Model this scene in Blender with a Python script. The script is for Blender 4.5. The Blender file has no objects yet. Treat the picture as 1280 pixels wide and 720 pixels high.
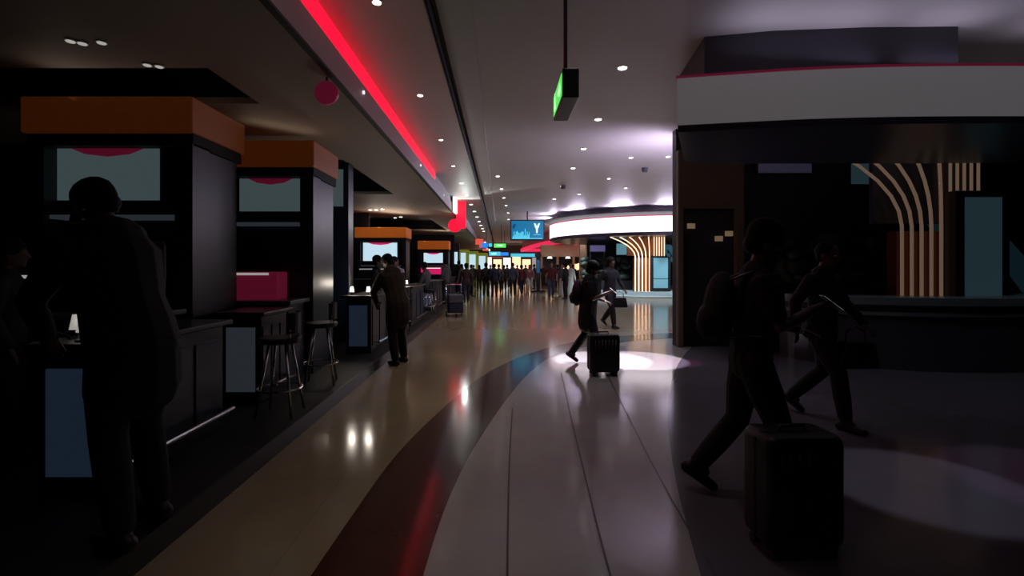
import bpy, bmesh, math, random
from mathutils import Vector, Matrix
random.seed(7)
S = bpy.context.scene
COL = S.collection
PI = math.pi
VX, HY, F, EYE = 625.0, 333.0, 600.0, 1.6     # vanishing point, horizon, focal length (px), eye height

def wx(px, Y): return (px - VX) / F * Y
def wz(py, Y): return EYE + (HY - py) / F * Y

# ------------------------------------------------------------------ materials
def mat(name, col, rough=0.5, metal=0.0, emit=None, es=0.0, noise=0.0, nscale=8.0, spec=0.5, bump=0.0, trans=0.0, coat=0.0):
    m = bpy.data.materials.new(name); m.use_nodes = True
    nt = m.node_tree; b = nt.nodes['Principled BSDF']
    c = (col[0], col[1], col[2], 1)
    b.inputs['Base Color'].default_value = c
    b.inputs['Roughness'].default_value = rough
    b.inputs['Metallic'].default_value = metal
    b.inputs['Specular IOR Level'].default_value = spec
    b.inputs['Transmission Weight'].default_value = trans
    b.inputs['Coat Weight'].default_value = coat
    if emit:
        b.inputs['Emission Color'].default_value = (emit[0], emit[1], emit[2], 1)
        b.inputs['Emission Strength'].default_value = es
    tc = nt.nodes.new('ShaderNodeTexCoord')
    n = nt.nodes.new('ShaderNodeTexNoise'); n.inputs['Scale'].default_value = nscale; n.inputs['Detail'].default_value = 4
    nt.links.new(tc.outputs['Object'], n.inputs['Vector'])
    if noise > 0:
        r = nt.nodes.new('ShaderNodeMix'); r.data_type = 'RGBA'
        r.inputs['A'].default_value = tuple(x * (1 - noise) for x in col) + (1,)
        r.inputs['B'].default_value = tuple(min(1, x * (1 + noise)) for x in col) + (1,)
        nt.links.new(n.outputs['Fac'], r.inputs['Factor'])
        nt.links.new(r.outputs['Result'], b.inputs['Base Color'])
    if bump > 0:
        bp = nt.nodes.new('ShaderNodeBump'); bp.inputs['Strength'].default_value = bump; bp.inputs['Distance'].default_value = 0.01
        nt.links.new(n.outputs['Fac'], bp.inputs['Height']); nt.links.new(bp.outputs['Normal'], b.inputs['Normal'])
    return m

def tile_floor(name, c1, c2, rough, sx, sy, mortar):
    m = mat(name, c1, rough)
    nt = m.node_tree; b = nt.nodes['Principled BSDF']
    tc = nt.nodes.new('ShaderNodeTexCoord')
    br = nt.nodes.new('ShaderNodeTexBrick')
    br.inputs['Color1'].default_value = c1 + (1,); br.inputs['Color2'].default_value = c2 + (1,)
    br.inputs['Mortar'].default_value = mortar + (1,)
    br.inputs['Scale'].default_value = 1.0; br.inputs['Mortar Size'].default_value = 0.003
    br.inputs['Brick Width'].default_value = sx; br.inputs['Row Height'].default_value = sy
    br.offset = 0.0
    nt.links.new(tc.outputs['Object'], br.inputs['Vector'])
    n = nt.nodes.new('ShaderNodeTexNoise'); n.inputs['Scale'].default_value = 3; n.inputs['Detail'].default_value = 8
    nt.links.new(tc.outputs['Object'], n.inputs['Vector'])
    mx = nt.nodes.new('ShaderNodeMix'); mx.data_type = 'RGBA'; mx.blend_type = 'MULTIPLY'
    mx.inputs['Factor'].default_value = 0.25
    nt.links.new(br.outputs['Color'], mx.inputs['A']); nt.links.new(n.outputs['Color'], mx.inputs['B'])
    nt.links.new(mx.outputs['Result'], b.inputs['Base Color'])
    bp = nt.nodes.new('ShaderNodeBump'); bp.inputs['Strength'].default_value = 0.06; bp.inputs['Distance'].default_value = 0.02
    n2 = nt.nodes.new('ShaderNodeTexNoise'); n2.inputs['Scale'].default_value = 1.3
    nt.links.new(tc.outputs['Object'], n2.inputs['Vector'])
    nt.links.new(n2.outputs['Fac'], bp.inputs['Height']); nt.links.new(bp.outputs['Normal'], b.inputs['Normal'])
    return m

def glow(name, col, s): return mat(name, tuple(x * 0.5 for x in col), 0.4, emit=col, es=s)

M = dict(
 floor_warm=tile_floor('floor_warm_stone', (.42, .345, .225), (.45, .37, .245), .13, 1.2, 1.2, (.33, .27, .18)),
 floor_light=tile_floor('floor_light_stone', (.50, .48, .46), (.52, .50, .48), .12, 2.4, 3.0, (.48, .46, .44)),
 floor_dimmed=mat('floor_dimmed_right', (.14, .135, .16), .14, noise=.12, nscale=3),  # floor tone darkened to carry the dimness of the right side
 band=mat('floor_brown_band', (.075, .022, .014), .12, noise=.2, nscale=5),
 joint=mat('floor_joint', (.05, .045, .045), .4),
 carpet=mat('platform_black', (.010, .009, .010), .55, noise=.3, nscale=30),
 ceil=mat('ceiling_paint', (.60, .57, .55), .55, noise=.04, nscale=2),
 ceil_l=mat('ceiling_left_paint', (.60, .56, .56), .5, noise=.04, nscale=2),
 soffit=mat('soffit_beige', (.42, .36, .30), .6, noise=.05, nscale=2),
 black=mat('black_void', (.006, .006, .007), .7),
 fascia=mat('fascia_grey', (.50, .50, .56), .35),
 shadowline=mat('shadow_gap', (.03, .035, .035), .6),
 red_led=glow('red_led', (1, .004, .03), 1.5),
 pink_led=glow('pink_led', (1, .03, .12), 0.8),
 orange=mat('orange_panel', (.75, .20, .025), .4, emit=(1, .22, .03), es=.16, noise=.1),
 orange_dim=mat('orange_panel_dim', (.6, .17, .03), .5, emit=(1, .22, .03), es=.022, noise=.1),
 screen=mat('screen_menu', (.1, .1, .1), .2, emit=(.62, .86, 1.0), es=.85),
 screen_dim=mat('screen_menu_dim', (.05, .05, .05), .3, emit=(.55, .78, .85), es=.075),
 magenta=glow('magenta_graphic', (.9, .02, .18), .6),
 magenta_dim=glow('magenta_graphic_dim', (.6, .03, .12), .1),
 darkbody=mat('dark_laminate', (.018, .016, .020), .35),
 navy=mat('navy_laminate', (.012, .02, .045), .35),
 plastic=mat('black_plastic', (.010, .010, .012), .38),
 case=mat('suitcase_black', (.006, .006, .008), .45),
 rubber=mat('rubber', (.012, .012, .012), .7),
 chrome=mat('chrome', (.75, .76, .78), .15, 1.0),
 steel=mat('grey_steel', (.12, .12, .17), .4, .5),
 bluepanel=mat('frosted_blue_panel', (.07, .10, .16), .3, emit=(.25, .42, .8), es=.03),
 greypanel=mat('frosted_grey_panel', (.16, .18, .22), .3, emit=(.5, .6, .75), es=.035),
 white=mat('white_gloss', (.75, .75, .75), .25),
 lampw=glow('lamp_white', (1, .97, .92), 1.2),
 lampdim=glow('lamp_white_dim', (1, .95, .9), .30),
 spot=glow('downlight_lens', (1, .93, .85), 6),
 spotdim=glow('downlight_lens_dim', (1, .95, .9), .35),
 ring=glow('ring_lightbox', (1, .90, .98), 2.6),
 ring_dim=glow('ring_lightbox_dim', (1, .97, 1), .062),
 underside=mat('canopy_underside', (.05, .05, .075), .3),
 disc=mat('ceiling_disc_grey', (.06, .055, .07), .6),
 rib=mat('rib_led_warm', (.7, .5, .35), .4, emit=(1, .68, .45), es=1.6),
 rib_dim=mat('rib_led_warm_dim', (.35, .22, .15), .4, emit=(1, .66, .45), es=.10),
 ribbase=mat('rib_copper', (.25, .09, .04), .4, .6),
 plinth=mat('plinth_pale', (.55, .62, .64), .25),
 plinth_dim=mat('desk_top_dimmed', (.16, .19, .20), .25),  # darkened copy of the pale plinth, dimness put into the colour
 deskfront=mat('desk_front_slate', (.06, .062, .078), .18),
 teal=mat('teal_panel', (.10, .22, .28), .3, emit=(.28, .62, .75), es=.36),
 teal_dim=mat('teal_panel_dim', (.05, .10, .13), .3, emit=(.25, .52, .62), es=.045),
 tealbeam=mat('teal_glass_beam', (.06, .15, .2), .2, emit=(.15, .5, .7), es=.12),
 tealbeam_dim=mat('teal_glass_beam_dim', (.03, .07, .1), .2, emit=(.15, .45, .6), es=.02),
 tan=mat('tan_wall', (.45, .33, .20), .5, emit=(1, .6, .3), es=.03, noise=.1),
 tan_dim=mat('tan_wall_dim', (.12, .085, .05), .6, noise=.15),  # shaded copy of the tan wall, its dimness is in the colour
 lavender=glow('lavender_screen', (.35, .33, .75), .18),
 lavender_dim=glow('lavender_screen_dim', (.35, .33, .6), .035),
 warmglow=glow('warm_shop_light', (1, .62, .36), 1.6),
 warmdim=glow('warm_shop_light_dim', (1, .72, .42), .11),
 lime=mat('lime_wall', (.32, .38, .05), .5, emit=(.5, .6, .06), es=.18),
 coral=glow('coral_sign', (1, .12, .08), .7),
 tv_blue=mat('tv_blue', (.01, .05, .1), .2, emit=(.01, .22, .48), es=.75),
 tv_dark=mat('tv_deep_blue', (.01, .03, .06), .2, emit=(.005, .07, .2), es=.8),
 tv_cyan=glow('tv_cyan', (.12, .75, .95), .9),
 tv_white=glow('tv_white', (.75, .95, 1), 1.1),
 green=glow('exit_green', (.10, .85, .12), .9),
 greenpale=glow('exit_pale', (.6, 1, .6), 1.0),
 signblue=glow('sign_blue', (.03, .25, .9), .9),
 signcyan=glow('sign_cyan', (.1, .7, .9), .8),
 signgreen=glow('sign_green', (.15, .9, .15), .9),
 leaf=mat('dark_leaf', (.012, .022, .012), .6),
 darkwall=mat('dark_wall', (.016, .015, .019), .6, noise=.2),
 farwall=mat('far_wall', (.20, .17, .15), .6),
 skin=mat('skin', (.30, .17, .11), .5, noise=.06, nscale=20),
 skin_dark=mat('skin_dark', (.10, .055, .035), .5, noise=.06, nscale=20),
 hair=mat('hair_black', (.006, .005, .005), .7, spec=.15, bump=.4, nscale=60),
 eyew=mat('eye_white', (.5, .5, .5), .2),
 shoe=mat('shoe_black', (.012, .012, .014), .5),
 blackcloth=mat('cloth_black', (.010, .010, .012), .85, noise=.2, nscale=12),
 navycloth=mat('cloth_navy', (.018, .022, .045), .85, noise=.2, nscale=12),
 greycloth=mat('cloth_grey', (.08, .08, .09), .85, noise=.2, nscale=12),
 bluegrey=mat('cloth_blue_grey', (.06, .07, .11), .85, noise=.2, nscale=12),
 whitecloth=mat('cloth_white', (.6, .58, .56), .85, noise=.1, nscale=12),
 maroon=mat('cloth_maroon', (.11, .018, .022), .85, noise=.2, nscale=12),
 redcloth=mat('cloth_red', (.3, .04, .04), .85, noise=.2, nscale=12),
 pinkcloth=mat('cloth_pink', (.30, .12, .12), .85, noise=.2, nscale=12),
 jeans=mat('cloth_jeans', (.035, .055, .12), .85, noise=.25, nscale=25),
 brown=mat('cloth_brown', (.035, .018, .014), .85, noise=.2, nscale=12),
)

# ------------------------------------------------------------------ mesh helpers
def box(bm, x0, x1, y0, y1, z0, z1):
    vs = [bm.verts.new(p) for p in ((x0,y0,z0),(x1,y0,z0),(x1,y1,z0),(x0,y1,z0),(x0,y0,z1),(x1,y0,z1),(x1,y1,z1),(x0,y1,z1))]
    for f in ((0,3,2,1),(4,5,6,7),(0,1,5,4),(1,2,6,5),(2,3,7,6),(3,0,4,7)):
        bm.faces.new([vs[i] for i in f])
def prism(bm, pts, z0, z1):
    a = [bm.verts.new((x, y, z0)) for x, y in pts]; b = [bm.verts.new((x, y, z1)) for x, y in pts]
    n = len(pts)
    bm.faces.new(a[::-1]); bm.faces.new(b)
    for i in range(n): bm.faces.new((a[i], a[(i+1) % n], b[(i+1) % n], b[i]))
def polyxz(bm, pts, y0, y1):
    a = [bm.verts.new((x, y0, z)) for x, z in pts]; b = [bm.verts.new((x, y1, z)) for x, z in pts]
    n = len(pts)
    bm.faces.new(a); bm.faces.new(b[::-1])
    for i in range(n): bm.faces.new((a[(i+1) % n], a[i], b[i], b[(i+1) % n]))
def ellip(bm, c, r, rot=None, seg=14):
    m = Matrix.Translation(Vector(c)) @ (rot.to_4x4() if rot else Matrix.Identity(4)) @ Matrix.Diagonal((r[0], r[1], r[2], 1))
    bmesh.ops.create_uvsphere(bm, u_segments=seg, v_segments=max(6, seg*2//3), radius=1, matrix=m)
def cyl(bm, p0, p1, r0, r1=None, seg=16):
    r1 = r0 if r1 is None else r1
    p0 = Vector(p0); p1 = Vector(p1); d = p1 - p0
    q = d.to_track_quat('Z', 'Y').to_matrix().to_4x4()
    bmesh.ops.create_cone(bm, cap_ends=True, cap_tris=False, segments=seg, radius1=r0, radius2=r1, depth=d.length,
                          matrix=Matrix.Translation((p0+p1)/2) @ q)
def limb(bm, pts, radii, seg=12):
    """tapered tube through points with round joints; radius may be a number or (side, depth)"""
    rings = []
    P = [Vector(p) for p in pts]
    for i, p in enumerate(P):
        d = (P[min(i+1, len(P)-1)] - P[max(i-1, 0)]).normalized()
        ref = Vector((1, 0, 0)) if abs(d.x) < .9 else Vector((0, 1, 0))
        v = d.cross(ref).normalized(); u = v.cross(d).normalized()
        a, b = radii[i] if isinstance(radii[i], tuple) else (radii[i], radii[i])
        rings.append([bm.verts.new(p + u*a*math.cos(t*2*PI/seg) + v*b*math.sin(t*2*PI/seg)) for t in range(seg)])
    for A, B in zip(rings, rings[1:]):
        for t in range(seg): bm.faces.new((A[t], A[(t+1) % seg], B[(t+1) % seg], B[t]))
    bm.faces.new(rings[0][::-1]); bm.faces.new(rings[-1])
    for k in (0, -1):
        a, b = radii[k] if isinstance(radii[k], tuple) else (radii[k], radii[k])
        ellip(bm, P[k], (a, b, min(a, b)), seg=10)
def obj(name, bm, m, parent=None, smooth=False, bevel=0.0):
    bmesh.ops.recalc_face_normals(bm, faces=bm.faces)
    me = bpy.data.meshes.new(name); bm.to_mesh(me); bm.free()
    me.materials.append(m if not isinstance(m, str) else M[m])
    if smooth:
        for p in me.polygons: p.use_smooth = True
    o = bpy.data.objects.new(name, me); COL.objects.link(o)
    if parent: o.parent = parent
    if bevel:
        b = o.modifiers.new('bevel', 'BEVEL'); b.width = bevel; b.segments = 2; b.limit_method = 'ANGLE'
    return o
def B(): return bmesh.new()
def tag(o, label, cat, group=None):
    o['label'] = label; o['category'] = cat
    if group: o['group'] = group
    return o
def thing(name, label, cat, loc=(0,0,0), rz=0, group=None):
    o = bpy.data.objects.new(name, None); COL.objects.link(o); o.empty_display_size = .1
    o.location = loc; o.rotation_euler = (0, 0, rz)
    return tag(o, label, cat, group)
def struct(name, bm, m, smooth=False):
    o = obj(name, bm, m, smooth=smooth); o['kind'] = 'structure'; return o
def bx(name, m, dims, parent=None, bevel=0.0):
    b = B(); box(b, *dims); return obj(name, b, m, parent, bevel=bevel)
def dup(root, loc=None, rz=None, label=None, group=None):
    r = root.copy(); COL.objects.link(r)
    if loc: r.location = loc
    if rz is not None: r.rotation_euler = (0, 0, rz)
    if label: r['label'] = label
    if group: r['group'] = group
    for ch in list(root.children):
        c = ch.copy(); COL.objects.link(c); c.parent = r
        for g in ch.children:
            d = g.copy(); COL.objects.link(d); d.parent = c
    return r

# ------------------------------------------------------------------ the room
b = B(); box(b, -1.9, 20, -4, 62, -.1, 0); struct('floor', b, 'floor_warm')
b = B(); box(b, -10, -1.9, -4, 62, -.1, .15); struct('floor', b, 'carpet')
b = B(); box(b, -1.915, -1.895, -4, 62, 0, .153); struct('trim_1', b, 'darkbody')

def spline(pts, n=8):
    out = []
    P = [pts[0]] + list(pts) + [pts[-1]]
    for i in range(1, len(P)-2):
        for k in range(n):
            t = k/n
            out.append(tuple(.5*((2*P[i][j]) + (-P[i-1][j]+P[i+1][j])*t + (2*P[i-1][j]-5*P[i][j]+4*P[i+1][j]-P[i+2][j])*t*t
                       + (-P[i-1][j]+3*P[i][j]-3*P[i+1][j]+P[i+2][j])*t**3) for j in (0, 1)))
    out.append(tuple(pts[-1])); return out
Lp = spline([(-1.05, -1), (-1.02, 1.2), (-.95, 3.03), (-.86, 4.2), (-.60, 5.6), (-.27, 6.95), (.22, 8.2), (.9, 9.35), (1.75, 10.3), (3.0, 11.1), (4.6, 11.6), (7, 11.8)])
Rp = spline([(-.42, -1), (-.41, 1.2), (-.39, 2.7), (-.32, 3.6), (-.18, 4.5), (.13, 6.0), (.5, 7.4), (.95, 8.55), (1.7, 9.5), (2.95, 10.3), (4.6, 10.85), (7, 11.1)])
def strip(A, C, z):
    b = B(); va = [b.verts.new((x, y, z)) for x, y in A]; vc = [b.verts.new((x, y, z)) for x, y in C]
    for i in range(len(A)-1): b.faces.new((va[i], vc[i], vc[i+1], va[i+1]))
    return b
struct('trim_2', strip(Lp, Rp, .004), 'band')
b = B()
vr = [b.verts.new((x, y, .002)) for x, y in Rp]; vo = [b.verts.new((max(x + .2, 7.2 + 0*y), y, .002)) for x, y in Rp]
for i in range(len(Rp)-1): b.faces.new((vr[i], vo[i], vo[i+1], vr[i+1]))
struct('floor', b, 'floor_light')
# darkened floor sheet on the right, the dimness there put into its colour
cx0, cy0, R0 = 25.42, -3.04, 25.0
pts = []
for k in range(61):
    y = 14 - k*17.9/60
    pts.append((cx0 - math.sqrt(R0*R0 - (y-cy0)**2), y))
b = B(); vs = [b.verts.new((x, y, .006)) for x, y in pts] + [b.verts.new((19.9, -3.9, .006)), b.verts.new((19.9, 14, .006))]
b.faces.new(vs); struct('floor', b, 'floor_dimmed')
# tile joints
def joint(pts, w=.012):
    P = spline(pts)
    return strip([(x - w/2, y) for x, y in P], [(x + w/2, y) for x, y in P], .008)
for i, pts in enumerate(([(.0, .5), (.04, 2.6), (.08, 4), (.14, 5.4)], [(.48, .5), (.57, 2.5), (.65, 3.7), (.76, 5.2), (.92, 7.2)], [(1.0, .5), (1.15, 3.0), (1.35, 5.0), (1.6, 7.2)])):
    struct('trim_%d' % (3+i), joint(pts), 'joint')

# ceilings
b = B()
box(b, -2.95, -1.78, -4, 62, 3.6, 3.68)
for y0, y1 in ((-4, 4.84), (5.9, 9.0), (13.3, 19.7), (26.7, 62)): box(b, -10, -2.95, y0, y1, 3.6, 3.68)
struct('ceiling', b, 'soffit')
b = B()
for y0, y1 in ((4.84, 5.9), (9.0, 13.3), (19.7, 26.7)):
    box(b, -10, -2.95, y0-.02, y1+.02, 4.16, 4.2); box(b, -2.95, -2.93, y0, y1, 3.681, 4.2)
    box(b, -10, -2.95, y0-.04, y0-.02, 3.681, 4.2); box(b, -10, -2.95, y1+.02, y1+.04, 3.681, 4.2)
struct('ceiling', b, 'black')
b = B(); box(b, -1.78, -1.74, -4, 62, 3.6, 3.92); struct('trim_6', b, 'fascia')
b = B(); box(b, -1.79, -1.725, -4, 62, 3.575, 3.6); struct('trim_7', b, 'shadowline')
b = B(); box(b, -1.86, -1.78, -4, 62, 3.92, 4.14); struct('trim_8', b, 'fascia')
b = B(); box(b, -1.95, -.72, -4, 62, 4.14, 4.19); struct('ceiling', b, 'ceil_l')
b = B(); box(b, -.72, -.66, -4, 62, 4.38, 4.42); box(b, -.73, -.72, -4, 62, 4.12, 4.42); struct('trim_9', b, 'shadowline')
b = B(); box(b, -.66, -.30, -4, 62, 4.31, 4.42); struct('trim_10', b, 'ceil')
b = B(); box(b, -.30, 20, -4, 62, 4.35, 4.42); struct('ceiling', b, 'ceil')
led = bx('light_strip', 'red_led', (-1.78, -1.742, 2.0, 12.9, 3.925, 4.135))
tag(led, 'long red glowing light strip set along the top of the left fascia', 'light strip')
# outer walls
b = B(); box(b, -10.1, -10, -4, 62, 0, 4.4); struct('wall_left', b, 'darkwall')
b = B(); box(b, 20, 20.1, -4, 62, 0, 4.4); struct('wall_right', b, 'darkwall')
b = B(); box(b, -10, 20, -4.1, -4, 0, 4.4); struct('wall_back', b, 'darkwall')
b = B(); box(b, -10, 20, 62, 62.1, 0, 4.4); struct('wall_front', b, 'farwall')
b = B(); box(b, 3.52, 20, 9.6, 9.8, 0, 4.35); struct('wall_side', b, 'darkwall')

# ------------------------------------------------------------------ downlights
def downlight(dim=False, r=.045):
    t = thing('ceiling_downlight', '', 'ceiling light')
    b = B(); cyl(b, (0,0,-.012), (0,0,0), r*1.35, r*1.25, 20); obj('trim_ring', b, 'white', t)
    b = B(); cyl(b, (0,0,-.018), (0,0,-.011), r, r, 20); obj('lens', b, 'spotdim' if dim else 'spot', t)
    return t
DL = downlight(); DS = downlight(True)
used = {}
def put_light(x, y, z, label, group, src=DL, s=1.0):
    key = src.name
    if key not in used:
        used[key] = 1; o = src; o.location = (x, y, z); o['label'] = label; o['group'] = group
    else: o = dup(src, (x, y, z), None, label, group)
    o.scale = (s, s, 1)
    return o
LABL = 'small round white downlight in the row along the left red-tinted ceiling'
LROW = [4.6 + 2.5*k for k in range(13)]
for k, y in enumerate(LROW): put_light(-1.18, y, 4.14, LABL, 'downlights in the left ceiling row', s=.85 if k < 4 else 1.0 + .08*k)
RROW = [(1.69, 6.63), (1.83, 8.95), (1.95, 11.2), (2.04, 13.4), (2.12, 16.4), (2.2, 19.5)]
for k, (x, y) in enumerate(RROW):
    put_light(x, y, 4.35, 'round white downlight in the row right of the hanging exit sign', 'downlights right of the exit sign', s=1.3)
CROW = [(-.07, 14.6), (.05, 17.0), (.15, 19.2), (.27, 21.6), (.42, 24.6), (.5, 28)]
for x, y in CROW: put_light(x, y, 4.35, 'round downlight in the centre ceiling row leading to the blue hanging display', 'downlights in the centre row', s=1.2)
PROW = [(3.3, 12.1), (4.2, 12.0), (3.4, 15.0), (3.0, 18.2), (4.4, 16.8)]
for x, y in PROW: put_light(x, y, 4.35, 'round downlight in the lavender-lit ceiling above the pale ring canopy', 'downlights in the lavender ceiling', s=1.1)
for px, py in ((463, 262), (470, 262), (478, 261), (494, 272), (501, 271)):
    Y = 1200/(HY-py); put_light(wx(px, Y), Y, 3.6, 'bright downlight clustered in the beige soffit above the first orange stall', 'soffit downlights over the food stalls', s=1.3)
for px, py in ((88, 50), (103, 53), (127, 52), (184, 80), (199, 82)):
    Y = 1200/(HY-py); put_light(wx(px, Y), Y, 3.6, 'dim downlight clustered in the dark near soffit at the far left', 'dim downlights in the near soffit', src=DS, s=.75)
for y in (6.1, 10.5, 14.9, 19.3):
    o = obj('fascia_light', (lambda b: (cyl(b, (-1.76, y, 3.81), (-1.722, y, 3.81), .022, .022, 12), b)[1])(B()), 'lampw')
    tag(o, 'tiny white point light on the grey fascia below the red strip', 'light', 'fascia point lights')
# smoke detectors / ceiling fittings on the lavender ceiling
for px, py in ((806, 210), (704, 232)):
    Y = 2.75*600/(HY-py)
    b = B(); cyl(b, (wx(px, Y), Y, 4.24), (wx(px, Y), Y, 4.351), .07, .09, 16)
    tag(obj('smoke_detector', b, 'disc'), 'dark round ceiling fitting %s' % ('nearer the right edge of the lavender ceiling' if px > 800 else 'above the left tip of the ring canopy'), 'smoke detector')

# ------------------------------------------------------------------ hanging exit sign
t = thing('exit_sign', 'black box exit sign with green lit side hanging from a ceiling rod', 'sign', (.59, 4.33, 3.01))
bx('housing', 'plastic', (-.07, .07, -.33, .33, 0, .245), t, .008)
bx('sign_face', 'green', (-.074, -.068, -.30, .30, .03, .215), t)
b = B()  # pictogram: running figure and arrow, on the left side face
def yz(b, pts, x0=-.079, x1=-.073):
    a = [b.verts.new((x0, y, z)) for y, z in pts]; c = [b.verts.new((x1, y, z)) for y, z in pts]
    b.faces.new(a); b.faces.new(c[::-1])
    for i in range(len(pts)): b.faces.new((a[(i+1) % len(pts)], a[i], c[i], c[(i+1) % len(pts)]))
yz(b, [(-.24,.12),(-.17,.18),(-.17,.14),(-.06,.14),(-.06,.10),(-.17,.10),(-.17,.06)])
yz(b, [(.10,.06),(.14,.05),(.17,.10),(.20,.05),(.23,.06),(.19,.13),(.21,.16),(.15,.17),(.12,.13),(.15,.12)])
yz(b, [(.17+.018*math.cos(a*PI/4), .195+.016*math.sin(a*PI/4)) for a in range(8)])
obj('pictogram', b, 'greenpale', t)
b = B(); cyl(b, (0,0,.245), (0,0,1.34), .018, .018, 14); obj('hanging_rod', b, 'steel', t)
b = B(); cyl(b, (0,0,1.315), (0,0,1.34), .05, .05, 16); obj('ceiling_plate', b, 'steel', t)

# ------------------------------------------------------------------ hanging blue display
Y = 24.0; x0, x1 = wx(638, Y), wx(680.5, Y); z0, z1 = wz(300.5, Y), wz(275, Y)
t = thing('hanging_display', 'blue lit widescreen display hanging from the ceiling above the crowd', 'display', ((x0+x1)/2, Y, z0))
w = (x1-x0)/2; h = z1-z0
bx('housing', 'plastic', (-w, w, -.06, .1, 0, h), t, .01)
sc = bx('screen', 'tv_blue', (-w+.05, w-.05, -.072, -.058, .06, h-.05), t)
b = B()
for i in range(17):
    x = -w+.12+i*.05; hh = .12 + .22*abs(math.sin(i*1.7)) + (.14 if i in (4, 9, 12) else 0)
    box(b, x, x+.035, -.082, -.073, .10, .10+hh)
box(b, -w+.08, w-.12, -.082, -.073, .075, .11)
obj('skyline_graphic', b, 'tv_cyan', t)
b = B(); polyxz(b, [(-w+.10,.55),(-w+.22,.62),(-w+.28,.80),(-w+.20,.84),(-w+.10,.72)], -.082, -.073); obj('dark_graphic', b, 'tv_dark', t)
b = B(); X = .47
polyxz(b, [(X-.15,.86),(X-.07,.84),(X,.70),(X+.07,.84),(X+.15,.86),(X+.10,.66),(X+.05,.60),(X+.04,.36),(X-.04,.36),(X-.05,.60),(X-.10,.66)], -.082, -.073)
obj('white_mark', b, 'tv_white', t)
bx('caption_bar', 'tv_cyan', (X-.18, X+.18, -.082, -.073, .26, .285), t)
b = B(); cyl(b, (0,.02,h-.01), (0,.02,4.35-z0), .035, .035, 12); obj('mount_pole', b, 'plastic', t)

# ------------------------------------------------------------------ ring canopy (far) + its plinth
def circ(cx, cy, rx, ry, n=72, a0=0, a1=2*PI): return [(cx+rx*math.cos(a0+(a1-a0)*k/n), cy+ry*math.sin(a0+(a1-a0)*k/n)) for k in range(n + (0 if a1-a0 > 6.28 else 1))]
def ring_mesh(b, A, C, z0, z1):
    n = len(A)
    vs = [[b.verts.new((p[0], p[1], z)) for p in L] for L, z in ((A, z0), (A, z1), (C, z1), (C, z0))]
    for i in range(n):
        j = (i+1) % n
        for k in range(4): b.faces.new((vs[k][i], vs[k][j], vs[(k+1) % 4][j], vs[(k+1) % 4][i]))
CX, CY, CR = 8.7, 28.2, 5.75
t = thing('ring_canopy', 'big round canopy with glowing white band and red rim over the pale plinth', 'canopy', (CX, CY, 3.18))
b = B(); ring_mesh(b, circ(0,0,CR,CR), circ(0,0,CR-.12,CR-.12), .07, .80); obj('light_band', b, 'ring', t)
b = B(); prism(b, circ(0,0,CR-.02,CR-.02), -.10, .07); obj('underside', b, 'underside', t)
b = B(); ring_mesh(b, circ(0,0,CR+.02,CR+.02), circ(0,0,CR-.16,CR-.16), .80, .86); obj('red_rim', b, 'pink_led', t)
b = B(); prism(b, circ(0,0,CR-.9,CR-.9), .07, .838); obj('drum', b, 'disc', t)
b = B(); prism(b, circ(8.3, 25.9, 5.9, 4.9), 4.02, 4.07); prism(b, circ(8.3, 25.9, 5.2, 4.2), 4.07, 4.351)
tag(obj('ceiling_disc', b, 'disc'), 'dark grey oval ceiling disc above the glowing ring canopy', 'ceiling panel')
t = thing('round_plinth', 'pale blue-white low round plinth under the glowing ring canopy', 'plinth', (CX, CY, 0))
b = B(); prism(b, circ(0,0,4.95,4.95), 0, .12); obj('step', b, 'plinth', t)
b = B(); prism(b, circ(0,0,4.6,4.6), .12, .34); obj('top_tier', b, 'plinth', t)

def ribs(t, m, hgt, sc, flare=True):
    """slim glowing ribs rising and flaring to the left under a canopy"""
    for k in range(5):
        b = B(); x = (-.36 + .18*k)*sc; fl = (1.25 - .30*k)*sc * (1 if flare else 0)
        pts = []
        for i in range(15):
            u = i/14; z = hgt*u
            off = 0 if u < .62 else -fl*((u-.62)/.38)**2.2
            pts.append((x+off, 0, z + .03*(i == 0)))
        r = .028*sc; limb(b, pts, [r]*15, 8); obj('rib', b, m, t, smooth=True)
    for k in range(5):
        b = B(); x = (.62 + .13*k)*sc
        limb(b, [(x, .1*sc, hgt*.66), (x, .1*sc, hgt)], [.024*sc]*2, 8); obj('rib', b, m, t, smooth=True)
    b = B(); box(b, -.40*sc, .40*sc, .07*sc, .30*sc, 0, hgt*.62); obj('core', b, 'ribbase', t)
    b = B(); box(b, -.7*sc, 1.25*sc, .25*sc, .35*sc, hgt*.66, hgt); obj('core_panel', b, 'ribbase' if m == 'rib' else 'underside', t)
t = thing('ribbed_column', 'column of curved glowing copper ribs standing on the pale plinth under the white canopy', 'column', (wx(803, 24.2), 24.2, .34))
ribs(t, 'rib', 2.74, 1.0)
# kiosk totem beside it
def totem(x, y, z, w, h, lab, mp, body):
    t = thing('digital_totem', lab, 'kiosk', (x, y, z))
    b = B(); box(b, -w/2-.12, w/2+.12, -.06, .16, 0, h); obj('housing', b, body, t, bevel=.02)
    sc = bx('screen', mp, (-w/2+.03, w/2-.03, -.075, -.055, h*.10, h*.96), t)
    bx('screen_seam', 'plastic', (-w/2, w/2, -.085, -.074, h*.36, h*.375), sc)
    b = B(); polyxz(b, [(w/2*math.cos(a), h*.09*math.sin(a)) for a in [k*PI/10 for k in range(11)]], -.10, -.05); obj('arched_foot', b, body, t)
    return t
totem(wx(824.5, 24.2), 24.1, .34, .78, 1.76, 'pale blue totem screen beside the glowing ribbed column on the plinth', 'teal', 'darkbody')
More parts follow.
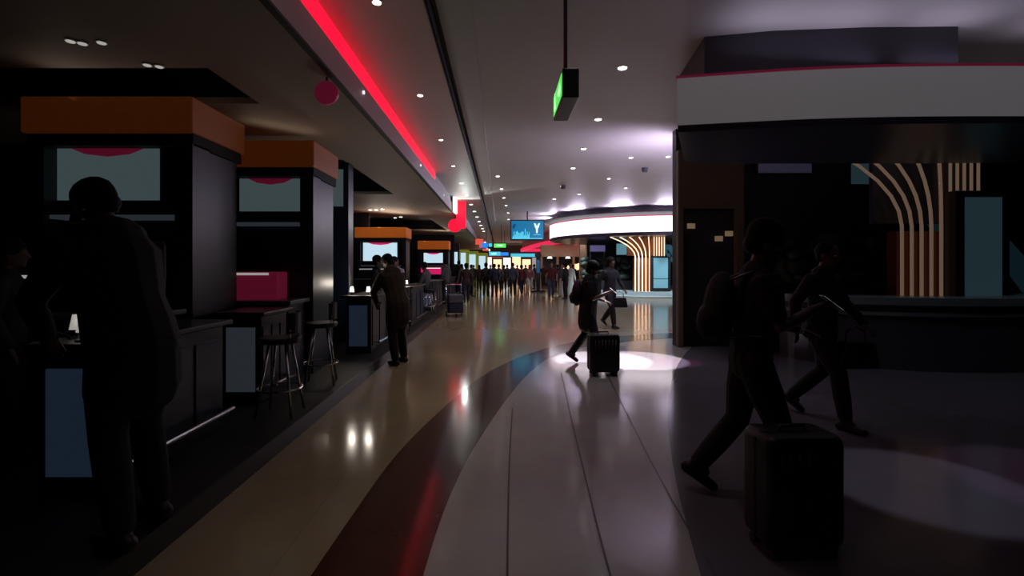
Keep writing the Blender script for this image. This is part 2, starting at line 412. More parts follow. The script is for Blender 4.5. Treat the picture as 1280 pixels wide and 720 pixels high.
# escalator truss at the right end
def escalator(x, y, sc, lab, m, z=0):
    t = thing('escalator', lab, 'escalator', (x, y, z))
    for k in range(2):
        b = B(); s = k*.9*sc
        polyxz(b, [(-.1*sc, 2.7*sc), (.25*sc, 2.7*sc), (2.2*sc, .55*sc), (2.2*sc, 0), (1.9*sc, 0)], s, s+.06*sc); obj('side_panel', b, m, t)
        b = B(); limb(b, [(-.2*sc, s+.03*sc, 3.0*sc), (.3*sc, s+.03*sc, 2.95*sc), (2.3*sc, s+.03*sc, .8*sc)], [.035*sc]*3, 8); obj('handrail', b, 'rubber', t)
    b = B()
    for i in range(10):
        X = (.35+i*.19)*sc; Z = (2.4-i*.21)*sc
        box(b, X, X+.19*sc, .08*sc, .88*sc, Z-.2*sc, Z)
    obj('steps', b, 'steel', t)
    return t
escalator(wx(833, 24.6), 24.6, .88, 'teal glass escalator side rising beside the pale blue totem', 'tealbeam', .34)
# dark planting and rock display inside the ring
t = thing('planter_display', 'dark planted display mound behind the person with the bag', 'planter', (6.2, 26.2, .34))
bx('trough', 'darkbody', (-1.7, .95, -.5, .7, 0, .5), t, .03)
b = B()
for k in range(42):
    a = random.uniform(-1.6, .9); z = random.uniform(.5, 1.7); ellip(b, (a, random.uniform(-.3,.5), z), (random.uniform(.15,.35),.22,random.uniform(.1,.25)), seg=8)
obj('foliage', b, 'leaf', t, smooth=True)
def wallscreen(x0, x1, Y, z0, z1, lab, m, cat='screen', frame='plastic', legs=None):
    t = thing('wall_screen', lab, cat, ((x0+x1)/2, Y, z0)); w = (x1-x0)/2
    bx('frame', frame, (-w, w, 0, .08, 0, z1-z0), t); bx('screen', m, (-w+.03, w-.03, -.012, .002, .03, z1-z0-.03), t)
    if legs:
        for s in (-1, 1): bx('support_post', frame, (s*(w-.06)-.03, s*(w-.06)+.03, .01, .07, -legs, 0), t)
    return t
Y = 27.6
wallscreen(wx(770, Y), wx(791, Y), Y, wz(319, Y), wz(304, Y), 'pale blue screen standing above the dark planted display', 'teal', legs=wz(319, Y)-.34)
Y = 27.4
wallscreen(wx(737, Y), wx(757, Y), Y, wz(315, Y), wz(306, Y), 'dim lavender screen beneath the left half of the ring canopy', 'lavender', legs=wz(315, Y)-.34)
b = B(); box(b, 5.6, 9.8, 30.8, 31.0, .34, 3.08); tag(obj('partition_screen', b, 'darkwall'), 'dark partition behind the planted display and ribbed column', 'partition')

# ------------------------------------------------------------------ near canopy, desk, ribs, totem at the right
arc = [(2.07, 5.62), (2.7, 5.5), (3.4, 5.38), (4.2, 5.30), (5.1, 5.27), (6.2, 5.28), (7.4, 5.36)]
back = [(7.8, 7.3), (5.5, 7.35), (3.4, 7.35), (2.75, 7.2)]
A = spline(arc, 6)
t = thing('curved_canopy', 'near curved canopy with dim grey light band hanging at the right', 'canopy', (0, 0, 3.2))
out = A + back
cxx = sum(p[0] for p in out)/len(out); cyy = sum(p[1] for p in out)/len(out)
inn = [(cxx+(p[0]-cxx)*.96, cyy+(p[1]-cyy)*.93) for p in out]
b = B(); ring_mesh(b, out, inn, .05, .60); obj('light_band', b, 'ring_dim', t)
b = B(); prism(b, [(cxx+(p[0]-cxx)*.995, cyy+(p[1]-cyy)*.99) for p in out], -.03, .05); obj('underside', b, 'underside', t)
b = B(); ring_mesh(b, [(cxx+(p[0]-cxx)*1.003, cyy+(p[1]-cyy)*1.01) for p in out], inn, .60, .63); obj('red_rim', b, 'magenta_dim', t)
b = B(); prism(b, [(2.45,5.75),(3.2,5.60),(4.2,5.52),(5.25,5.50),(5.35,6.9),(3.2,7.1),(2.6,7.0)], .60, 1.15); obj('upper_drum', b, 'disc', t)
t = thing('reception_desk', 'curved slate desk with pale top in front of the dim ribbed column', 'desk', (7.3, 8.6, 0))
def desk(b, r0, r1, z0, z1):
    o_ = circ(0,0,r0,r0*.62,40,PI,2*PI); i_ = circ(0,0,r1,r1*.62,40,PI,2*PI)
    prism(b, o_ + i_[::-1], z0, z1)
b = B(); desk(b, 2.30, 1.7, 0, 1.0); obj('desk_front', b, 'deskfront', t)
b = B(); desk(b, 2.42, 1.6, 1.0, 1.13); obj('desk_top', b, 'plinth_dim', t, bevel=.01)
b = B(); desk(b, 2.36, 2.28, .84, .90); obj('shadow_reveal', b, 'plinth_dim', t)
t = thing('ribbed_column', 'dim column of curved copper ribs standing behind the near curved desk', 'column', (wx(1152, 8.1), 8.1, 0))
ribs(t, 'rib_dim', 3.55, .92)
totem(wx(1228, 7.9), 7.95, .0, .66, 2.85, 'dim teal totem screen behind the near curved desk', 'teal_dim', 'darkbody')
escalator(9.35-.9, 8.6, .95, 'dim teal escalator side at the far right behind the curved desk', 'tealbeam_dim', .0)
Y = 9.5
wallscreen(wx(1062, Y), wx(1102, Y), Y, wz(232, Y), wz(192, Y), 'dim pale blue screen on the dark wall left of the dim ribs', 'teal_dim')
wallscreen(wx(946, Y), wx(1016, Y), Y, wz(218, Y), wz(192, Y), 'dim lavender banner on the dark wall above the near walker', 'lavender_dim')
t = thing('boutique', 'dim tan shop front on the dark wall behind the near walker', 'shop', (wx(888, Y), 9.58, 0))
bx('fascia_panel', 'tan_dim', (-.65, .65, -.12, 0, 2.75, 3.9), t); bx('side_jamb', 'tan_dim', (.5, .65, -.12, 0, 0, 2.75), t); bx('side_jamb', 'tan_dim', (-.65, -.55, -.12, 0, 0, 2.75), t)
for x, z in ((-.45, 2.35), (.1, 2.1), (.3, 2.2)): bx('display_light', 'warmdim', (x, x+.14, -.10, -.05, z, z+.1), t)
t = thing('planter_trough', 'dark leafy planter trough between the near walker and the dim ribs', 'planter', (6.35, 9.2, 0))
bx('trough', 'darkbody', (-1.3, .9, -.25, .3, 0, .6), t, .02)
b = B()
for k in range(50): ellip(b, (random.uniform(-1.2,.8), random.uniform(-.2,.2), random.uniform(.6,2.1)), (random.uniform(.1,.3),.15,random.uniform(.06,.18)), seg=8)
obj('foliage', b, 'leaf', t, smooth=True)

# ------------------------------------------------------------------ food stalls on the left
def stall(px0, px1, pyt, pyb, ztop, s0, s1, st, sb, lab, om, sm, mg, body='darkbody', red=False):
    Y = (ztop-EYE)*F/(HY-pyt); x0, x1 = wx(px0, Y), wx(px1, Y); w = (x1-x0)
    t = thing('food_stall', lab, 'food stall', (x0, Y, .15)); o = .15
    bx('orange_header', om, (0, w, 0, 1.0, wz(pyb, Y)-o, ztop-o), t, .015)
    bx('back_housing', body, (.05, w-.05, .30, .9, 0, wz(pyb, Y)-o), t)
    bx('lintel', 'black', (.02, w-.02, .05, .95, wz(pyb, Y)-o-.12, wz(pyb, Y)-o), t)
    for xx in (.02, w-.20): bx('side_post', body, (xx, xx+.18, .04, .32, 0, wz(pyb, Y)-o-.1), t)
    a, c = wx(s0, Y)-x0, wx(s1, Y)-x0
    fr = bx('menu_screen', 'plastic', (a-.04, c+.04, .2, .3, wz(sb, Y)-o-.04, wz(st, Y)-o+.04), t)
    bx('screen_picture', sm, (a, c, .185, .2, wz(sb, Y)-o, wz(st, Y)-o), fr)
    b = B(); zt = wz(st, Y)-o; mw = (c-a)*.36; mc = (a+c)/2
    polyxz(b, [(mc-mw, zt), (mc-mw*.6, zt-.06), (mc, zt-.085), (mc+mw*.6, zt-.06), (mc+mw, zt)], .175, .184); obj('screen_banner', b, mg, fr)
    # service counter with food display in front
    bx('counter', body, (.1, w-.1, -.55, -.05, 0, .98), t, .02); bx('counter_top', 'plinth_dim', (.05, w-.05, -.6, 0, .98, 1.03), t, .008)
    g = bx('display_case', mg if red else body, (.25, w-.3, -.42, -.1, 1.03, 1.38), t, .02)
    bx('case_light', 'lampw' if red and sm == 'screen' else 'lampdim', (.3, w-.4, -.44, -.425, 1.34, 1.37), g)
    bx('shelf', 'greypanel', (.2, w-.25, .1, .3, wz(sb, Y)-o-.2, wz(sb, Y)-o-.16), t)
    return t, Y
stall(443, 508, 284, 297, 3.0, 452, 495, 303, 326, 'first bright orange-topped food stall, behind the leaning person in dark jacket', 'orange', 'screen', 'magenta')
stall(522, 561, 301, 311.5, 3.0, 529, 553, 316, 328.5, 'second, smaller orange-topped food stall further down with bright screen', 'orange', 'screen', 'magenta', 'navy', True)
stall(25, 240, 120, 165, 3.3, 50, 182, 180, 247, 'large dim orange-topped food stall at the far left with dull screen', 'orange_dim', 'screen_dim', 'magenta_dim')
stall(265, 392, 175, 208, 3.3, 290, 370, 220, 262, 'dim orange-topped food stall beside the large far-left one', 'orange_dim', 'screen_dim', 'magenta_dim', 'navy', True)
# narrow lit sign pillars along the stalls
def pillar_sign(px0, px1, pt, pb, Y, lab, m, body='navy', h=None):
    x0, x1 = wx(px0, Y), wx(px1, Y)
    t = thing('sign_pillar', lab, 'sign', (x0, Y, .15)); top = (h or wz(pt, Y)+.15)-.15
    bx('pillar', body, (-.1, x1-x0+.1, 0, .3, 0, top), t)
    bx('light_box', m, (0, x1-x0, -.03, .0, wz(pb, Y)-.15, wz(pt, Y)-.15), t)
pillar_sign(411, 429, 212, 258, 9.2, 'dim pale light box on a navy pillar right of the dim stalls', 'screen_dim', h=3.59)
pillar_sign(568, 572, 315, 330, 29.0, 'narrow white light box on a navy pillar just past the second orange stall', 'screen', h=3.0)
for k, (a, c, Y, lab) in enumerate(((575, 584, 33.0, 'lime green shop front nearest the second orange stall'), (585.5, 596, 39.0, 'lime green shop front second from the orange stalls'), (598, 608, 47.0, 'lime green shop front furthest down the left side'))):
    x0, x1 = wx(a, Y), wx(c, Y)
    t = thing('lime_shop_front', lab, 'shop', (x0, Y, .15))
    bx('lime_wall', 'lime', (-.25, x1-x0+.12, 0, .3, 0, wz(312+k*2, Y)-.15), t)
    bx('lit_window', 'screen', (0.05, x1-x0-.1, -.03, 0, .9, wz(316+k*2, Y)-.15), t)
b = B(); box(b, -9, -4.9, 17.9, 18.1, .15, 3.6); tag(obj('partition_screen', b, 'darkwall'), 'dark back partition to the left of the first orange stall', 'partition')
b = B(); box(b, -9.5, -3.7, 8.0, 8.15, .15, 3.6); tag(obj('partition_screen', b, 'darkwall'), 'dark back partition behind the dim near stalls', 'partition')
b = B(); box(b, -8, -2.9, 30.5, 30.7, .15, 3.6); tag(obj('partition_screen', b, 'darkwall'), 'dark back partition behind the second orange stall', 'partition')

# projecting signs on the left fascia
def fascia_sign(Y, z, sc, lab, wm, rm):
    t = thing('fascia_sign', lab, 'sign', (-1.74, Y, z))
    bx('white_panel', wm, (.02, .10, -.35*sc, .35*sc, .0, .55*sc), t, .01)
    bx('black_edge', 'plastic', (.0, .025, -.45*sc, .4*sc, -.06, .6*sc), t)
    bx('red_panel', rm, (.03, .26*sc, .55*sc, .62*sc, -.35*sc, .62*sc), t)
    b = B(); cyl(b, (-.02*sc, .50*sc, -.28*sc), (-.02*sc, .56*sc, -.28*sc), .17*sc, .17*sc, 24); obj('red_disc', b, rm, t)
    b = B(); cyl(b, (-.01, .545*sc, -.28*sc), (-.01, .7*sc, .1*sc), .015, .015, 8); obj('bracket', b, 'plastic', t)
fascia_sign(18.0, 3.62, 1.5, 'white and red projecting shop sign with red disc on the left fascia', 'lampw', 'red_led')
t = thing('round_sign', 'dull red round sign under the near end of the left fascia', 'sign', (-1.83, 5.05, 3.55))
b = B(); cyl(b, (0,0,-.12), (0,.04,-.12), .125, .125, 28); obj('disc', b, 'magenta_dim', t)
b = B(); cyl(b, (0,.02,-.01), (0,.02,.05), .012, .012, 8); obj('hanger', b, 'plastic', t)
for k, (Y, sc) in enumerate(((34, 1.2), (40, 1.2), (48, 1.3))):
    t = thing('blade_sign', ('small coral blade sign nearest on the far left fascia', 'small coral blade sign midway on the far left fascia', 'small coral blade sign furthest on the far left fascia')[k], 'sign', (-1.74, Y, 3.25))
    bx('panel', 'coral', (.0, .55, 0, .08, -.10, .30), t); bx('light_box', 'lampw', (.6, .75, 0, .08, -.2, .1), t); bx('arm', 'plastic', (0, .75, .03, .06, .27, .31), t)

# ------------------------------------------------------------------ far end of the hall
def hang_sign(px0, px1, pt, pb, Y, lab, parts):
    x0, x1, z0, z1 = wx(px0, Y), wx(px1, Y), wz(pb, Y), wz(pt, Y)
    t = thing('hanging_sign', lab, 'sign', (x0, Y, z0)); w = x1-x0; h = z1-z0
    bx('board', 'plastic', (0, w, 0, .1, 0, h), t)
    for n, m, u0, u1, v0, v1 in parts: bx(n, m, (w*u0, w*u1, -.03, 0, h*v0, h*v1), t)
    for u in (.2, .8):
        b = B(); cyl(b, (w*u,.05,h), (w*u,.05,(4.14 if x0+w*u<-.7 else 4.3)-z0), .02, .02, 8); obj('rod', b, 'plastic', t)
hang_sign(602, 633, 303.5, 310.5, 31, 'hanging green and blue lit sign left of the blue display', (('blue_panel', 'signblue', .0, .25, .1, 1), ('cyan_letters', 'signcyan', .28, .42, .3, .9), ('green_panel', 'signgreen', .5, .98, .15, .85), ('white_letters', 'tv_white', .62, .85, .4, .65)))
hang_sign(610, 636, 314, 321, 36, 'lower hanging cyan lit sign beneath the green and blue one', (('cyan_panel', 'signcyan', .05, .6, .2, .9), ('blue_panel', 'signblue', .6, .98, .2, .8), ('white_letters', 'tv_white', .15, .4, .4, .7)))
t = thing('shop_row', 'bright row of shop fronts closing the far end of the hall', 'shop', (0, 58, 0))
xs = [-4.5, -3.2, -2.0, -.9, .3, 1.4, 2.6, 3.8, 5.0]
ms = ['coral', 'warmglow', 'lampw', 'warmglow', 'lampw', 'warmglow', 'warmglow', 'lampdim']
bx('fascia_panel', 'farwall', (-4.6, 5.1, 0, .5, 2.8, 4.1), t)
for i in range(8):
    bx('lit_window', ms[i], (xs[i]+.1, xs[i+1]-.1, .1, .2, 1.2, 2.45 + .2*(i % 3)), t)
    bx('pier', 'farwall', (xs[i]-.08, xs[i]+.08, 0, .4, 0, 2.8), t)
bx('sign_letters', 'signcyan', (1.3, 4.4, -.05, 0, 2.75, 3.15), t)
bx('sign_letters', 'coral', (-2.6, .4, -.05, 0, 2.7, 3.0), t)
bx('sign_letters', 'lampw', (.6, 1.0, -.05, 0, 2.8, 3.15), t)
b = B(); A_ = spline([(2.35, 55), (2.8, 47), (3.35, 41), (4.3, 36.2), (6.5, 34.5)], 6)
ring_mesh(b, A_ + [(7, 34.9), (7, 55)], [(x+.15, y+.1) for x, y in A_] + [(6.9, 35.1), (6.9, 54.8)], 3.28, 3.62)
tag(obj('light_cove', b, 'pink_led'), 'curving pink-red light cove behind the blue hanging display', 'light strip')
b = B(); prism(b, [(x+.2, y+.15) for x, y in A_] + [(6.9, 55)], 3.62, 4.35); struct('trim_11', b, 'ceil')
t = thing('boutique', 'tan shop front with two warm lamps behind the person in maroon', 'shop', (wx(676, 37), 37, 0))
w = wx(737, 37)-wx(676, 37)
bx('fascia_panel', 'tan', (0, w, 0, .4, 2.35, 3.25), t); bx('back_wall', 'darkbody', (0, w, 2.4, 2.5, 0, 2.4), t)
for u in (0, .33, .66, .95): bx('pier', 'tan', (w*u, w*u+.14, 0, .4, 0, 2.4), t)
for u in (.12, .26, .5, .6, .78, .86): bx('shelf_lights', 'warmglow', (w*u, w*u+.28, 2.3, 2.38, .9 + u*.5, 1.25 + u*.7), t)
for u in (.15, .52):
    b = B(); cyl(b, (w*u+.1, -.25, 2.20), (w*u+.1, -.25, 2.36), .22, .12, 16); obj('lamp', b, 'lampw', t)
    b = B(); cyl(b, (w*u+.1, -.25, 2.36), (w*u+.1, -.25, 2.42), .03, .03, 8); box(b, w*u+.07, w*u+.13, -.28, .02, 2.40, 2.44); obj('lamp_arm', b, 'plastic', t)
t = thing('tan_pier', 'slim tan pillar at the right end of the tan shop front', 'pillar', (wx(731, 33.5), 34.5, 0))
bx('shaft', 'tan', (-.2, .2, -.2, .2, 0, 3.2), t); bx('base', 'plastic', (-.24, .24, -.24, .24, 0, .15), t)
t = thing('information_totem', 'tall black information totem in the middle of the crowd', 'totem', (wx(672.5, 30), 30, 0))
bx('shaft', 'plastic', (-.12, .12, -.08, .08, .05, 2.2), t); bx('base', 'plastic', (-.45, .45, -.3, .3, 0, .08), t, .02)
b = B(); cyl(b, (0, -.09, 2.3), (0, .09, 2.3), .2, .2, 20); obj('head', b, 'plastic', t); bx('screen', 'tv_dark', (-.09, .09, -.095, -.08, 1.2, 2.0), t)

# ------------------------------------------------------------------ bar counters, stools, lamps
def bar(x, y, ln, lab, m, w=.42, h=.92):
    t = thing('bar_counter', lab, 'counter', (x, y, .15))
    bx('body', 'darkbody', (-w/2, w/2, 0, ln, 0, h), t, .01); bx('counter_top', 'plastic', (-w/2-.06, w/2+.06, -.06, ln+.06, h, h+.045), t, .01)
    bx('end_panel', m, (-w/2+.06, w/2-.06, -.02, 0, .12, h-.12), t)
    for k in range(3): bx('front_panel', 'navy', (w/2, w/2+.012, ln*(.05+.32*k), ln*(.31+.32*k), .12, h-.12), t)
    b = B(); cyl(b, (w/2+.12, .05, .18), (w/2+.12, ln-.05, .18), .02, .02, 10)
    for yy in (.1, ln-.1): cyl(b, (w/2, yy, .18), (w/2+.12, yy, .18), .012, .012, 8)
    obj('foot_rail', b, 'chrome', t)
BARS = [(-2.72, 3.05, 1.3, 'near bar counter with blue-lit end panel at the far left', 'bluepanel'),
        (-2.75, 5.1, .62, 'bar counter with dim grey end panel in front of the dim orange stalls', 'greypanel'),
        (-2.36, 8.0, 1.5, 'bar counter with blue-lit end panel beside the leaning person', 'bluepanel'),
        (-2.36, 11.6, 1.9, 'bar counter with grey end panel past the chrome stools', 'greypanel'),
        (-2.36, 15.6, 2.2, 'third bar counter further along the platform edge', 'greypanel'),
        (-2.36, 20.5, 2.6, 'last bar counter along the platform edge before the lime shops', 'greypanel')]
for x, y, ln, lab, m in BARS: bar(x, y, ln, lab, m)
def make_stool():
    t = thing('bar_stool', '', 'stool')
    b = B(); cyl(b, (0,0,.70), (0,0,.76), .19, .2, 24); obj('seat', b, 'plastic', t, bevel=.015)
    for k in range(4):
        a = PI/4 + k*PI/2; b = B(); cyl(b, (.11*math.cos(a), .11*math.sin(a), .70), (.24*math.cos(a), .24*math.sin(a), 0), .013, .013, 10); obj('leg', b, 'chrome', t, True)
    b = B()
    for k in range(24):
        a0 = k*2*PI/24; a1 = (k+1)*2*PI/24; cyl(b, (.205*math.cos(a0), .205*math.sin(a0), .26), (.205*math.cos(a1), .205*math.sin(a1), .26), .01, .01, 8)
    obj('foot_ring', b, 'chrome', t)
    b = B(); pts = [(.19*math.cos(a), .19*math.sin(a), 0) for a in [(-.9+1.8*k/8) for k in range(9)]]
    prism(b, [(p[0], p[1]) for p in pts] + [(p[0]*.9, p[1]*.9) for p in pts[::-1]], .80, 1.0); obj('backrest', b, 'plastic', t)
    b = B()
    for s in (-.7, .7): cyl(b, (.17*math.cos(s), .17*math.sin(s), .74), (.182*math.cos(s), .182*math.sin(s), .84), .01, .01, 8)
    obj('back_support', b, 'chrome', t)
    return t
ST = [(-2.13, 4.72, 'chrome-legged bar stool nearest the camera on the black platform'), (-2.22, 5.95, 'second chrome-legged bar stool from the camera on the black platform'),
      (-1.98+.0, 9.75, 'chrome-legged bar stool just beyond the leaning person'), (-2.0+.0, 10.45, 'chrome-legged bar stool second beyond the leaning person'),
      (-2.0, 14.4, 'small chrome-legged stool under a seated diner at the platform edge'), (-2.0, 14.95, 'small chrome-legged stool beside the seated diners')]
s0 = make_stool()
for i, (x, y, lab) in enumerate(ST):
    o = s0 if i == 0 else dup(s0)
    o.location = (min(x, -2.16), y, .15); o.rotation_euler = (0, 0, random.uniform(-.3, .3)); o['label'] = lab; o['group'] = 'bar stools on the black platform'
def tlamp(x, y, z, sc, m, lab):
    t = thing('table_lamp', lab, 'lamp', (x, y, z))
    b = B(); cyl(b, (0,0,0), (0,0,.012*sc), .05*sc, .05*sc, 18); cyl(b, (0,0,.012*sc), (0,0,.07*sc), .009*sc, .009*sc, 8); obj('base', b, 'chrome', t)
    b = B(); cyl(b, (0,0,.06*sc), (0,0,.16*sc), .045*sc, .028*sc, 20); obj('lamp_shade', b, m, t, True)
tlamp(-2.70, 3.12, 1.115, 1.0, 'lampdim', 'dim white table lamp on the near bar counter, right one')
tlamp(-2.86, 3.25, 1.115, 1.0, 'lampdim', 'dim white table lamp on the near bar counter, left one')
tlamp(-2.22, 8.1, 1.115, .9, 'lampw', 'small bright white table lamp on the counter before the leaning person')
tlamp(-2.50, 8.1, 1.115, .9, 'lampw', 'small bright white table lamp at the left edge of that counter')
tlamp(-2.30, 11.8, 1.115, .9, 'lampw', 'small bright table lamp on the second lit counter')
for i, (x, y) in enumerate(((-2.42, 12.6), (-2.3, 13.1), (-2.4, 16.0), (-2.3, 16.9))):
    b = B(); cyl(b, (x, y, 1.115), (x, y, 1.135), .06, .12, 20)
    tag(obj('plate', b, 'white'), ('white plate on the counter past the stools, nearer one', 'white plate on the counter past the stools, further one', 'white plate nearest on the third counter', 'white plate further along the third counter')[i], 'plate')

# ------------------------------------------------------------------ people
def remesh(o, vox, it=3):
    m = o.modifiers.new('r', 'REMESH'); m.mode = 'VOXEL'; m.voxel_size = vox; m.use_smooth_shade = True
    s = o.modifiers.new('s', 'SMOOTH'); s.factor = .5; s.iterations = it
    dg = bpy.context.evaluated_depsgraph_get(); e = o.evaluated_get(dg)
    me = bpy.data.meshes.new_from_object(e); o.modifiers.clear(); old = o.data; o.data = me; bpy.data.meshes.remove(old)
    for p in me.polygons: p.use_smooth = True
def part(name, bm, m, parent, vox, it=3):
    o = obj(name, bm, m, parent); remesh(o, vox, it); return o

POSES = {
 # knees / ankles: (side, forward, up) ; elbows / wrists in the upper-body frame
 'stand': dict(lean=0, hip=.93, kn=[(.10,.02,.50),(-.10,.02,.50)], an=[(.11,0,.09),(-.11,-.02,.09)], el=[(.25,-.02,1.15),(-.25,-.02,1.15)], wr=[(.25,.08,.92),(-.25,.08,.92)]),
 'walk': dict(lean=.05, hip=.92, kn=[(.10,.20,.52),(-.10,-.02,.50)], an=[(.10,.26,.11),(-.10,-.33,.17)], el=[(.25,-.12,1.17),(-.25,.08,1.17)], wr=[(.24,-.10,.93),(-.23,.26,1.0)]),
 'phone': dict(lean=.08, hip=.92, kn=[(.10,.14,.52),(-.10,-.06,.50)], an=[(.10,.13,.10),(-.10,-.30,.17)], el=[(.24,.10,1.15),(-.25,.04,1.16)], wr=[(.08,.30,1.27),(-.08,.27,1.12)]),
 'lean': dict(lean=.34, hip=.92, kn=[(.12,.10,.50),(-.12,-.02,.49)], an=[(.13,.02,.09),(-.13,-.12,.09)], el=[(.27,.18,1.20),(-.27,.18,1.20)], wr=[(.18,.29,1.10),(-.18,.29,1.08)]),
 'sit': dict(lean=.15, hip=.80, kn=[(.13,.40,.74),(-.13,.40,.74)], an=[(.13,.34,.34),(-.13,.34,.34)], el=[(.25,.10,1.12),(-.25,.10,1.12)], wr=[(.14,.36,1.13),(-.14,.36,1.13)]),
}
def person(label, loc, rz, h, pose, skin='skin', top='blackcloth', legs='blackcloth', hair='short', sleeves=1.0, near=False, bag=None, cap=None, coat=False, dz=0, group=None, phone=False, robe=False):
    P = POSES[pose]; k = h/1.76
    t = thing('person', label, 'person', loc, rz, group)
    vox = .009 if near else .015
    hz = P['hip']; piv = Vector((0, 0, hz)); R = Matrix.Rotation(-P['lean'], 3, 'X')
    up = hz - .93
    def U(v): v = Vector(v); v.z += up; return piv + R @ (v - piv)
    sc = lambda v: Vector(v) * k
    def L(b, pts, rad): limb(b, [sc(p) for p in pts], [tuple(q*k for q in r) if isinstance(r, tuple) else r*k for r in rad])
    def E(b, c, r, rot=None): ellip(b, sc(c), tuple(q*k for q in r), rot)
    fem = hair == 'long'
    sh = .165 if fem else .185
    tor = [((0,0,.90),(.155,.105)), ((0,0,1.0),(.150,.10)), ((0,.01,1.12),(.135,.095)), ((0,.015,1.27),(.16,.108)), ((0,.0,1.38),(.165,.10)), ((0,-.01,1.44),(.12,.075))]
    # body (bare, continuous)
    b = B()
    L(b, [U(p) for p, r in tor], [r for p, r in tor])
    L(b, [U((0,-.01,1.42)), U((0,.0,1.50)), U((0,.02,1.57))], [.062, .054, .054])
    Rh = R @ Matrix.Rotation(-(.45 if pose in ('phone', 'lean') else .05), 3, 'X')
    hc = U((0, .035, 1.635))
    def H(v): return hc + Rh @ Vector(v)
    E(b, H((0,-.01,.02)), (.075,.095,.10), Rh); E(b, H((0,.025,-.055)), (.055,.062,.062), Rh)
    E(b, H((0,.092,-.015)), (.013,.022,.025), Rh); E(b, H((0,.078,.018)), (.05,.016,.012), Rh)
    E(b, H((0,.078,-.062)), (.024,.012,.007), Rh); E(b, H((0,.074,-.073)), (.02,.012,.007), Rh); E(b, H((0,.070,-.10)), (.022,.018,.014), Rh)
    for s in (1, -1): E(b, H((s*.076,-.01,-.01)), (.01,.02,.03), Rh)
    for i, s in enumerate((1, -1)):
        hp = (s*.095, 0, hz)
        kn = P['kn'][i]; an = P['an'][i]
        mid = tuple((hp[j]+kn[j])/2 for j in range(3)); cf = tuple(kn[j]*.65+an[j]*.35 for j in range(3)); cf = (cf[0], cf[1]-.015, cf[2])
        L(b, [hp, mid, kn, cf, an], [.092, .080, .056, .058, .038])
        L(b, [an, (an[0], an[1]+.05, an[2]-.035)], [(.036), (.030)])
        S_ = U((s*sh, -.005, 1.405)); El = U(P['el'][i]); Wr = U(P['wr'][i])
        L(b, [U((s*(sh-.08),0,1.42)), S_, (S_+El)/2, El, El*.6+Wr*.4, Wr], [.05, .054, .045, .038, .036, .026])
        d = (Wr-El).normalized(); side = Vector((1,0,0)) - d*d.x; side.normalize(); nrm = d.cross(side).normalized()
        if nrm.z > 0 and pose in ('phone','lean','sit'): nrm = -nrm
        rot = Matrix((side, nrm, d)).transposed()
        pc = Wr + d*.045; E(b, pc, (.040,.017,.052), rot)
        cur = 1.0 if pose == 'phone' or (bag and s == 1) else .35
        fr = .0088 if near else .0105
        for f, (o_, ln) in enumerate(((-.030,.066), (-.010,.076), (.010,.072), (.029,.056))):
            q0 = pc + d*.040 + side*o_; dd = (d*math.cos(.3*cur) + nrm*math.sin(.3*cur)); q1 = q0 + dd*ln*.45
            dd = (d*math.cos(1.0*cur) + nrm*math.sin(1.0*cur)); q2 = q1 + dd*ln*.33
            dd = (d*math.cos(1.6*cur) + nrm*math.sin(1.6*cur)); q3 = q2 + dd*ln*.25
            L(b, [q0, q1, q2, q3], [fr, fr*.95, fr*.9, fr*.8])
        th = -s
        q0 = pc - d*.015 + side*th*.034; q1 = q0 + (side*th*.7 + d*.6 + nrm*.3).normalized()*.034; q2 = q1 + (side*th*.2 + d*.8 + nrm*.5).normalized()*.028
        L(b, [q0, q1, q2], [.012, .0105, .009])
    part('body', b, skin, t, vox)
    # top
    b = B(); g = .022 if not coat else .050
    L(b, [U(p) for p, r in tor], [(r[0]+g, r[1]+g) for p, r in tor])
    if coat: L(b, [U((0,0,1.0)), (0, -.01, hz-.05), (0, -.01, hz-.22)], [(.185,.145),(.20,.155),(.205,.16)])
    for i, s in enumerate((1, -1)):
        S_ = U((s*sh, -.005, 1.405)); El = U(P['el'][i]); Wr = U(P['wr'][i])
        pts = [U((s*(sh-.08),0,1.42)), S_, (S_+El)/2, El]; rr = [.062, .072, .064, .055]
        if sleeves > .5: pts += [El*.5+Wr*.5, Wr]; rr += [.050, .040]
        else: pts[-1] = S_*.25+El*.75
        L(b, pts, rr)
    part('jacket' if coat else 'top', b, top, t, vox)
    # trousers or robe
    b = B()
    if robe:
        L(b, [(0,0,hz+.05), (0,.0,hz-.2), (0,.0,.5), (0,.0,.12)], [(.17,.13),(.185,.15),(.19,.17),(.20,.19)])
        part('robe_skirt', b, legs, t, vox)
    else:
        L(b, [(0,0,hz-.03), U((0,0,1.02))], [(.172,.122), (.168,.118)])
        for i, s in enumerate((1, -1)):
            hp = (s*.095, 0, hz-.01); kn = P['kn'][i]; an = P['an'][i]
            mid = tuple((hp[j]+kn[j])/2 for j in range(3)); cf = tuple(kn[j]*.5+an[j]*.5 for j in range(3)); end = tuple(kn[j]*.06+an[j]*.94 for j in range(3))
            L(b, [hp, mid, kn, cf, end], [.104, .096, .074, .072, .060])
        part('trousers', b, legs, t, vox)
    for i, s in enumerate((1, -1)):
        an = P['an'][i]; b = B(); tilt = .55 if an[2] > .14 and an[1] < -.1 else 0.0
        z0 = -an[2] + .0
        f = Matrix.Rotation(-tilt, 3, 'X')
        c = Vector(an)
        base = -.09 if an[2] > .2 or tilt else -an[2]
        L(b, [c + f@Vector((0,-.045,base+.045)), c + f@Vector((0,.05,base+.04)), c + f@Vector((0,.15,base+.032))], [(.040,.044), (.044,.038), (.040,.031)])
        L(b, [c + Vector((0,0,.02)), c + f@Vector((0,0,base+.05))], [.046, .046])
        part('shoe', b, 'shoe', t, vox)
    # hair
    b = B()
